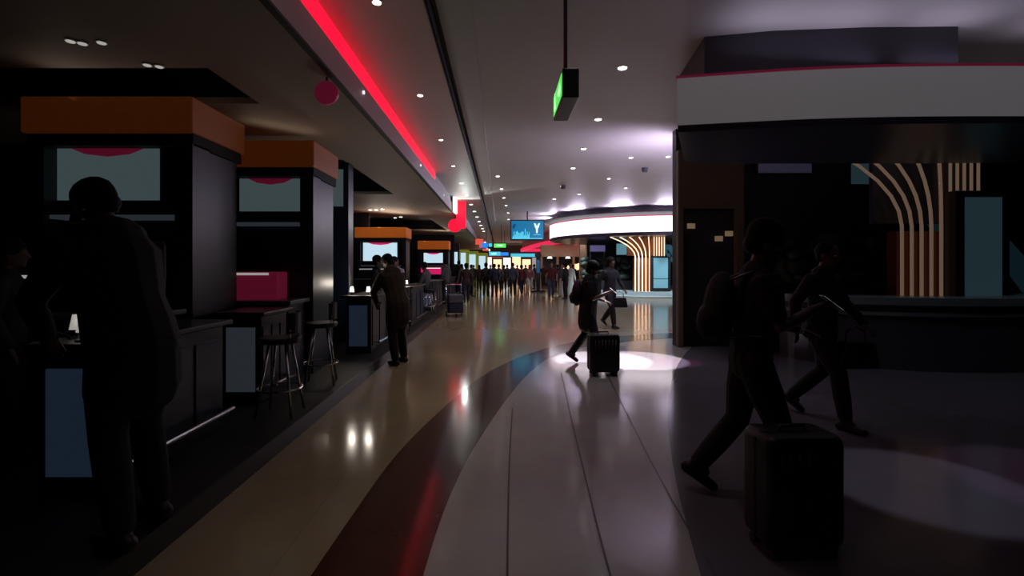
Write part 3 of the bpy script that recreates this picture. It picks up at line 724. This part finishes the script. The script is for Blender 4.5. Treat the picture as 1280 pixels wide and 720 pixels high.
    E(b, H((0,-.028,.040)), (.088,.098,.092), Rh)
    if hair == 'long':
        E(b, H((0,-.055,-.04)), (.085,.065,.12), Rh); L(b, [H((0,-.06,-.05)), H((0,-.085,-.16)), H((0,-.08,-.26))], [(.08,.045),(.075,.04),(.05,.03)])
    elif hair == 'full':
        E(b, H((0,-.035,.05)), (.105,.115,.105), Rh); E(b, H((0,-.06,-.03)), (.09,.07,.07), Rh)
    else: E(b, H((0,-.05,-.02)), (.078,.06,.06), Rh)
    part('hair', b, 'hair', t, vox, 2)
    if near:
        for s in (1, -1):
            b = B(); E(b, H((s*.031,.074,.0)), (.013,.012,.010), Rh); obj('eye', b, 'eyew', t, True)
    if cap:
        b = B(); E(b, H((0,-.02,.065)), (.094,.108,.075), Rh); L(b, [H((0,.07,.06)), H((0,.15,.045))], [(.07,.012),(.05,.01)]); part('cap', b, cap, t, vox, 2)
    if phone:
        o_ = thing('mobile_phone', 'lit mobile phone held by the ' + phone, 'phone', loc, rz)
        W = U(P['wr'][0])*.5 + U(P['wr'][1])*.5
        W = (U(P['wr'][0]) + Vector((-.06,.10,.03)))*k
        m4 = Matrix.Translation(W) @ Matrix.Rotation(-.7, 4, 'X')
        b = B(); box(b, -.037, .037, -.075, .075, -.004, .004); bmesh.ops.transform(b, matrix=m4, verts=b.verts); obj('case', b, 'plastic', o_)
        b = B(); box(b, -.033, .033, -.07, .07, .0041, .0055); bmesh.ops.transform(b, matrix=m4, verts=b.verts); obj('screen', b, 'lampdim', o_)
    if bag == 'back' or bag == 'bigback':
        q = 1.25 if bag == 'bigback' else 1.0
        o_ = thing('backpack', 'dark backpack worn by the ' + (label.split(',')[0] if ',' in label else 'left person in the crowd'), 'backpack', loc, rz)
        b = B(); E(b, U((0,-.20,1.22)), (.155*q,.10*q,.23*q), R); E(b, U((0,-.27,1.13)), (.11,.06,.11), R); part('bag_body', b, 'blackcloth', o_, vox)
        for s in (1, -1):
            b = B(); L(b, [U((s*.10,-.16,1.40)), U((s*.11,-.02,1.475)), U((s*.115,.12,1.38)), U((s*.13,.125,1.2)), U((s*.15,.02,1.08)), U((s*.12,-.14,1.06))], [(.022,.008)]*6); obj('strap', b, 'plastic', o_, True)
    return t

# suitcase
def suitcase(loc, rz, label, w=.43, h=.56, d=.26, hnd=.95):
    t = thing('suitcase', label, 'suitcase', loc, rz); z0 = .07
    b = B()
    def rr(w, d, r=.05, n=5):
        o = []
        for cx_, cy_, a0 in ((w/2-r, d/2-r, 0), (-w/2+r, d/2-r, PI/2), (-w/2+r, -d/2+r, PI), (w/2-r, -d/2+r, 3*PI/2)):
            o += [(cx_+r*math.cos(a0+k*PI/2/n), cy_+r*math.sin(a0+k*PI/2/n)) for k in range(n+1)]
        return o
    prof = [(z0, .90), (z0+.02, .97), (z0+.05, 1), (z0+h-.05, 1), (z0+h-.02, .97), (z0+h, .90)]
    rings = [[b.verts.new((x*s, y*s, z)) for x, y in rr(w, d)] for z, s in prof]
    n = len(rings[0])
    for A1, B1 in zip(rings, rings[1:]):
        for i in range(n): b.faces.new((A1[i], A1[(i+1) % n], B1[(i+1) % n], B1[i]))
    b.faces.new(rings[0][::-1]); b.faces.new(rings[-1])
    for sgn in (-1, 1):
        for i in range(7):
            x = -w/2+.07+i*(w-.14)/6; box(b, x-.009, x+.009, sgn*d/2-.006, sgn*d/2+.006, z0+.07, z0+h-.07)
    obj('shell', b, 'case', t, True, bevel=0)
    b = B(); box(b, -w/2-.003, w/2+.003, -.008, .008, z0+.03, z0+h-.03); box(b, -w/2+.03, w/2-.03, -.008, .008, z0-.002, z0+h+.002); obj('zip_band', b, 'rubber', t)
    b = B(); limb(b, [(-.08, 0, z0+h), (-.07, 0, z0+h+.03), (.07, 0, z0+h+.03), (.08, 0, z0+h)], [.01]*4, 8); obj('carry_handle', b, 'plastic', t, True)
    if hnd:
        b = B()
        for s in (-1, 1): cyl(b, (s*.10, d/2-.04, z0+h-.02), (s*.10, d/2-.04, hnd), .009, .009, 8)
        obj('telescopic_rods', b, 'steel', t); bx('grip', 'plastic', (-.115, .115, d/2-.058, d/2-.022, hnd-.01, hnd+.025), t, .01)
    for sx in (-1, 1):
        for sy in (-1, 1):
            b = B(); x, y = sx*(w/2-.06), sy*(d/2-.05)
            cyl(b, (x-.022, y, .026), (x-.006, y, .026), .026, .026, 18); cyl(b, (x+.006, y, .026), (x+.022, y, .026), .026, .026, 18); cyl(b, (x-.02, y, .026), (x+.02, y, .026), .008, .008, 10)
            wl = obj('wheel', b, 'greycloth', t)
            b = B(); box(b, x-.006, x+.006, y-.02, y+.02, .03, .075); box(b, x-.025, x+.025, y-.025, y+.025, .058, .078); obj('wheel_fork', b, 'plastic', wl)
    return t
suitcase((wx(751.5, 7.2), 7.06, 0), .06, 'black hard-shell suitcase on wheels beside the walker looking at a phone', .44, .54, .27, None)
suitcase((wx(990, 2.72), 2.72, 0), .06, 'large dark suitcase on wheels beside the near walker at the right', .44, .60, .28, None)

D = math.radians
person('walker in black looking at a phone, beside the black suitcase', (wx(735, 7.8), 7.82, 0), D(-108), 1.68, 'phone', skin='skin_dark', hair='full', near=True, bag='back', coat=True, sleeves=.3, phone='walker beside the black suitcase')
person('near dim walker in black at the right, looking at a phone', (wx(940, 3.2), 3.22, 0), D(-108), 1.90, 'phone', skin='skin_dark', hair='full', near=True, bag='back', sleeves=.3, phone='near dim walker at the right')
person('person in dark jacket leaning over the bar counter at the left', (-1.68, 7.9, .0), D(48), 1.86, 'lean', skin='skin_dark', top='brown', legs='blackcloth', near=True, cap='blackcloth', coat=True)
person('large dim person in dark coat leaning at the near bar counter', (-2.0, 2.62, .15), D(70), 2.0, 'lean', skin='skin_dark', top='blackcloth', legs='blackcloth', near=True, cap='blackcloth', coat=True)
person('dim figure in black standing with a handbag behind the near walker', (wx(1030, 4.9), 4.95, 0), D(-150), 1.86, 'walk', skin='skin_dark', near=True, sleeves=1)
person('dark figure with a handbag walking behind the phone walker', (wx(762, 12.6), 12.6, 0), D(-150), 1.84, 'walk', skin='skin_dark', top='blackcloth', legs='blackcloth', hair='full')
def handbag(x, y, z, sc, lab, rz=0):
    t = thing('handbag', lab, 'handbag', (x, y, z), rz)
    b = B(); polyxz(b, [(-.20*sc, 0), (.20*sc, 0), (.15*sc, .26*sc), (-.13*sc, .26*sc)], -.07*sc, .07*sc); obj('bag_body', b, 'plastic', t, bevel=.02)
    b = B(); limb(b, [(-.10*sc,0,.25*sc), (-.09*sc,0,.36*sc), (0,0,.41*sc), (.09*sc,0,.36*sc), (.10*sc,0,.25*sc)], [.009*sc]*5, 8); obj('strap', b, 'plastic', t, True)
handbag(wx(774, 12.4), 12.35, .54, 1.0, 'black handbag carried by the dark figure behind the phone walker')
handbag(wx(1062, 4.8), 4.72, .60, 1.0, 'dim black handbag carried by the figure behind the near walker')

def far(px, feet, h, pose, rz, lab, **kw):
    Y = 960/(feet-HY); return person(lab, (wx(px, Y), Y, 0), D(rz), h, pose, **kw)
far(689, 374, 1.82, 'walk', 180, 'person in a maroon shirt and jeans walking towards the camera by the tan shop', top='maroon', legs='jeans', sleeves=.3)
far(707, 373.5, 1.76, 'stand', 60, 'person in black with a white robed companion right of the maroon shirt', top='blackcloth', legs='blackcloth', hair='full')
far(713, 370.5, 1.76, 'stand', 200, 'person in a long white robe behind the black-clad person', top='whitecloth', legs='whitecloth', robe=True)
far(703, 371, 1.72, 'stand', 160, 'person in pale clothes just right of the maroon shirt', top='greycloth', legs='whitecloth', robe=True)
far(641, 371, 1.80, 'walk', 0, 'person in a blue-grey jacket walking away in mid crowd', top='bluegrey', legs='blackcloth')
far(652, 368, 1.68, 'walk', 10, 'person in maroon beside the blue-grey jacket', top='maroon', legs='navycloth', hair='full')
far(662, 367, 1.72, 'walk', 180, 'person in pink top and pale trousers in mid crowd', top='pinkcloth', legs='whitecloth', hair='long')
far(607.5, 371, 1.78, 'stand', -20, 'person in black with a backpack at the left of the crowd', top='blackcloth', legs='blackcloth', hair='full', bag='back')
far(618, 371.5, 1.74, 'stand', 20, 'slim person in black next to the backpack wearer', top='navycloth', legs='blackcloth')
far(623.5, 367, 1.74, 'walk', 0, 'person in dark grey behind the slim person in black', top='greycloth', legs='blackcloth')
far(630, 364, 1.70, 'walk', 0, 'person in dark brown walking away left of the blue-grey jacket', top='brown', legs='blackcloth')
far(634, 361, 1.74, 'walk', 0, 'distant person in navy just left of the blue-grey jacket', top='navycloth', legs='navycloth')
far(613, 362, 1.72, 'walk', 180, 'distant person in grey between the two people in black', top='greycloth', legs='navycloth')
far(599, 364, 1.70, 'stand', 30, 'person in brown by the lime green shops', top='brown', legs='blackcloth', hair='long')
far(592, 361, 1.72, 'walk', 0, 'distant person in black passing the furthest lime shop', top='blackcloth', legs='blackcloth')
far(646.5, 358, 1.72, 'walk', 0, 'distant person in red far behind the blue-grey jacket', top='redcloth', legs='navycloth')
far(657, 357, 1.74, 'walk', 0, 'distant person in grey far behind the pink top', top='greycloth', legs='blackcloth')
far(668, 361, 1.76, 'stand', 90, 'person in black standing left of the information totem', top='blackcloth', legs='blackcloth')
far(679, 360, 1.74, 'walk', 180, 'distant person in brown right of the information totem', top='brown', legs='blackcloth')
far(697, 361, 1.72, 'stand', 0, 'distant person in black before the tan shop lamps', top='blackcloth', legs='blackcloth', hair='full')
far(716, 362, 1.74, 'stand', 0, 'distant person in navy under the left tip of the ring canopy', top='navycloth', legs='blackcloth')
# diners and vendors on the platform
def diner(x, y, rz, h, pose, lab, **kw): return person(lab, (x, y, .15), D(rz), h, pose, **kw)
diner(-2.16, 14.40, 70, 1.72, 'sit', 'diner in grey seated at the counter beyond the stools', top='greycloth', legs='jeans', skin='skin_dark')
diner(-2.85, 12.9, -80, 1.70, 'stand', 'diner in brown standing at the second lit counter', top='brown', legs='blackcloth', skin='skin_dark', hair='full')
diner(-2.72, 10.6, -90, 1.68, 'stand', 'person in dark clothes standing between the two lit counters', top='blackcloth', legs='blackcloth', skin='skin_dark', hair='full')
diner(-2.10, 18.6, 60, 1.72, 'stand', 'person in grey by the third counter', top='greycloth', legs='blackcloth')
diner(-2.05, 23.9, 30, 1.74, 'stand', 'person in black at the end of the counters', top='blackcloth', legs='blackcloth')
diner(-3.3, 15.3, 180, 1.68, 'stand', 'vendor in white shirt between the orange stalls', top='whitecloth', legs='blackcloth')
diner(-3.0, 7.1, 190, 1.60, 'stand', 'dim vendor in pale shirt right of the dim orange stall', top='greycloth', legs='blackcloth', skin='skin_dark')
diner(-3.75, 3.65, -60, 1.66, 'stand', 'dim person in black in front of the large dim stall', top='blackcloth', legs='blackcloth', skin='skin_dark', hair='full')
far(583, 379, 1.74, 'walk', 10, 'person in brown walking past the black platform near the chrome trolley', top='brown', legs='navycloth', skin='skin_dark', hair='full')
far(577, 374, 1.72, 'stand', 60, 'person in grey at the platform edge behind the chrome trolley', top='greycloth', legs='jeans')
far(589, 370, 1.70, 'stand', -60, 'person in black facing left by the first lime shop', top='blackcloth', legs='blackcloth')

# wheeled pushchair-like luggage trolley among the diners
t = thing('luggage_trolley', 'chrome luggage trolley loaded with dark bags beside the black platform', 'trolley', (-1.45, 15.5, 0), .2)
b = B()
for s in (-.25, .25):
    limb(b, [(s, .35, .12), (s, -.4, .12)], [.014]*2, 8); limb(b, [(s, .35, .12), (s, .45, .95), (s*.9, .40, 1.0)], [.014]*3, 8)
limb(b, [(-.23, .40, 1.0), (.23, .40, 1.0)], [.016]*2, 8); box(b, -.25, .25, -.38, .33, .125, .14)
obj('frame', b, 'chrome', t)
for x, y in ((-.25, .3), (.25, .3), (0, -.35)):
    b = B(); cyl(b, (x-.02, y, .06), (x+.02, y, .06), .06, .06, 16); obj('wheel', b, 'rubber', t)
for i, (z, m, lab) in enumerate(((.145, 'navycloth', 'dark blue bag lying at the bottom of the chrome trolley'), (.428, 'greycloth', 'grey bag on top of the load on the chrome trolley'))):
    bg = thing('travel_bag', lab, 'bag', (-1.45, 15.5, z), .2)
    bx('bag_body', m, (-.24, .24, -.33, .25, 0, .28), bg, .05)
    if i == 0: continue
    b = B(); limb(b, [(-.1, -.04, .27), (-.08, -.04, .31), (.08, -.04, .31), (.1, -.04, .27)], [.01]*4, 8); obj('bag_handle', b, 'plastic', bg, True)

# ------------------------------------------------------------------ lamps that light the hall
def spotl(x, y, z, e, ang, col=(1, .93, .86), blend=.6, aim=None, r=.05):
    l = bpy.data.lights.new('spot', 'SPOT'); l.energy = e; l.color = col; l.spot_size = D(ang); l.spot_blend = blend; l.shadow_soft_size = r
    o = bpy.data.objects.new('spot_lamp', l); o.location = (x, y, z - .03); COL.objects.link(o)
    if aim: o.rotation_euler = (Vector(aim) - Vector((x, y, z))).to_track_quat('-Z', 'Y').to_euler()
    return o
def areal(x, y, z, e, sx, sy, col, aim, spread=170):
    l = bpy.data.lights.new('strip', 'AREA'); l.shape = 'RECTANGLE'; l.size = sx; l.size_y = sy; l.energy = e; l.color = col; l.spread = D(spread)
    o = bpy.data.objects.new('added_uplight', l); o.location = (x, y, z); COL.objects.link(o)
    o.rotation_euler = (Vector(aim) - Vector((x, y, z))).to_track_quat('-Z', 'Y').to_euler(); return o
for y in (2.2, 3.6, 5.0): spotl(-.75, y, 4.12, 22, 46, (1, .90, .76), .9)
for y in LROW[1:9]: spotl(-1.0, y, 4.12, 35, 74, (1, .88, .68), .8)
spotl(.45, 1.6, 4.33, 19, 50, (.97, .93, 1), .9); spotl(.75, 3.6, 4.33, 20, 52, (.97, .93, 1), .9)
for x, y in RROW: spotl(x, y, 4.33, 40, 76, (.95, .90, 1))
for x, y in CROW: spotl(x, y, 4.33, 40, 90)
for x, y in PROW: spotl(x, y, 4.33, 60, 100, (.88, .84, 1))
for y in (32, 40, 48): spotl(.5, y, 4.2, 120, 120, (1, .85, .7))
# stage spots: pool of light on the floor behind the suitcase
spotl(1.75, 8.2, 4.33, 1500, 22, (.93, .82, 1), .1)
spotl(2.35, 8.2, 4.33, 1300, 22, (.93, .82, 1), .1)
spotl(1.10, 7.75, 4.33, 110, 9, (1, .08, .45), .4)
spotl(2.95, 8.0, 4.33, 200, 12, (1, .10, .55), .4)
spotl(3.1, 3.5, 4.33, 110, 20, (.9, .8, 1), .3)
spotl(4.2, 3.5, 4.33, 60, 22, (1, .45, .9), .3)
# added unseen uplights over the ceiling disc and near canopy, brightening the ceiling
for a in (165, 190, 215, 240, 262): areal(8.3+5.6*math.cos(D(a)), 25.9+4.6*math.sin(D(a)), 4.10, 40, .9, .06, (.80, .68, 1), (8.3+8.6*math.cos(D(a)), 25.9+8.0*math.sin(D(a)), 4.9))
for x, e in ((3.0, 1.5), (3.9, 1.5), (5.0, 1.5), (6.4, 1.5)): areal(x, 5.44, 3.86, e, .8, .05, (.80, .72, 1), (x, 4.8, 4.7))
# added uplights hidden behind the side wall to wash the ceiling lavender
for x in (3.8, 5.6, 7.4, 9.2): areal(x, 9.95, 3.2, 48, 1.2, .15, (.80, .68, 1), (x-1.0, 12.6, 4.9))
# added spots under the canopies, without fixtures, to brighten plinth, desk and floor
for a in (200, 225, 250, 275): spotl(CX+5.2*math.cos(D(a)), CY+5.2*math.sin(D(a)), 3.05, 260, 90, (.72, .92, 1), .5, aim=(CX+4.6*math.cos(D(a)), CY+4.6*math.sin(D(a)), 0))
for x in (5.9, 7.2, 8.6): spotl(x, 6.6, 3.12, 7, 90, (.75, .88, 1))
for x, y in ((3.2, 6.4), (4.6, 6.4)): spotl(x, y, 3.12, 7, 110, (.8, .82, 1))
# table lamp bulbs; unseen lamps added over the stalls to brighten the soffit
for x, y, e in ((-2.70, 3.12, .5), (-2.22, 8.1, 4), (-2.50, 8.1, 4), (-2.30, 11.8, 9)):
    l = bpy.data.lights.new('bulb', 'POINT'); l.energy = e; l.color = (1, .88, .75); l.shadow_soft_size = .05
    o = bpy.data.objects.new('bulb', l); o.location = (x, y, 1.32); COL.objects.link(o)
areal(-4.0, 17.6, 3.03, 14, 1.6, .3, (1, .85, .7), (-3.6, 17.2, 4))
areal(-3.6, 26.7, 3.03, 14, 1.6, .3, (1, .85, .7), (-3.3, 26.2, 4))
areal(-4.0, 5.2, 3.33, .45, 1.4, .3, (1, .85, .7), (-3.7, 4.9, 4))
areal(-3.1, 6.9, 3.33, .5, 1.0, .3, (1, .85, .7), (-2.8, 6.6, 4))
# added spot by the projecting sign, standing in for its glow on the ceiling
spotl(-1.35, 18.4, 3.3, 60, 100, (.85, 1, .95), .3, aim=(-1.1, 16.8, 4.3))

W = bpy.data.worlds.new('world'); S.world = W; W.use_nodes = True
W.node_tree.nodes['Background'].inputs['Color'].default_value = (.5, .55, .7, 1)
W.node_tree.nodes['Background'].inputs['Strength'].default_value = .02

# ------------------------------------------------------------------ camera
c = bpy.data.cameras.new('camera'); co = bpy.data.objects.new('camera', c); COL.objects.link(co)
co.location = (0, 0, EYE); co.rotation_euler = (PI/2, 0, 0)
c.sensor_width = 36; c.sensor_fit = 'HORIZONTAL'; c.lens = 36*F/1280
c.shift_x = (640-VX)/1280; c.shift_y = -(360-HY)/1280
c.clip_start = .05; c.clip_end = 200
S.camera = co
S.view_settings.view_transform = 'Standard'; S.view_settings.look = 'None'
S.view_settings.exposure = 0; S.view_settings.gamma = 1; S.view_settings.use_curve_mapping = False
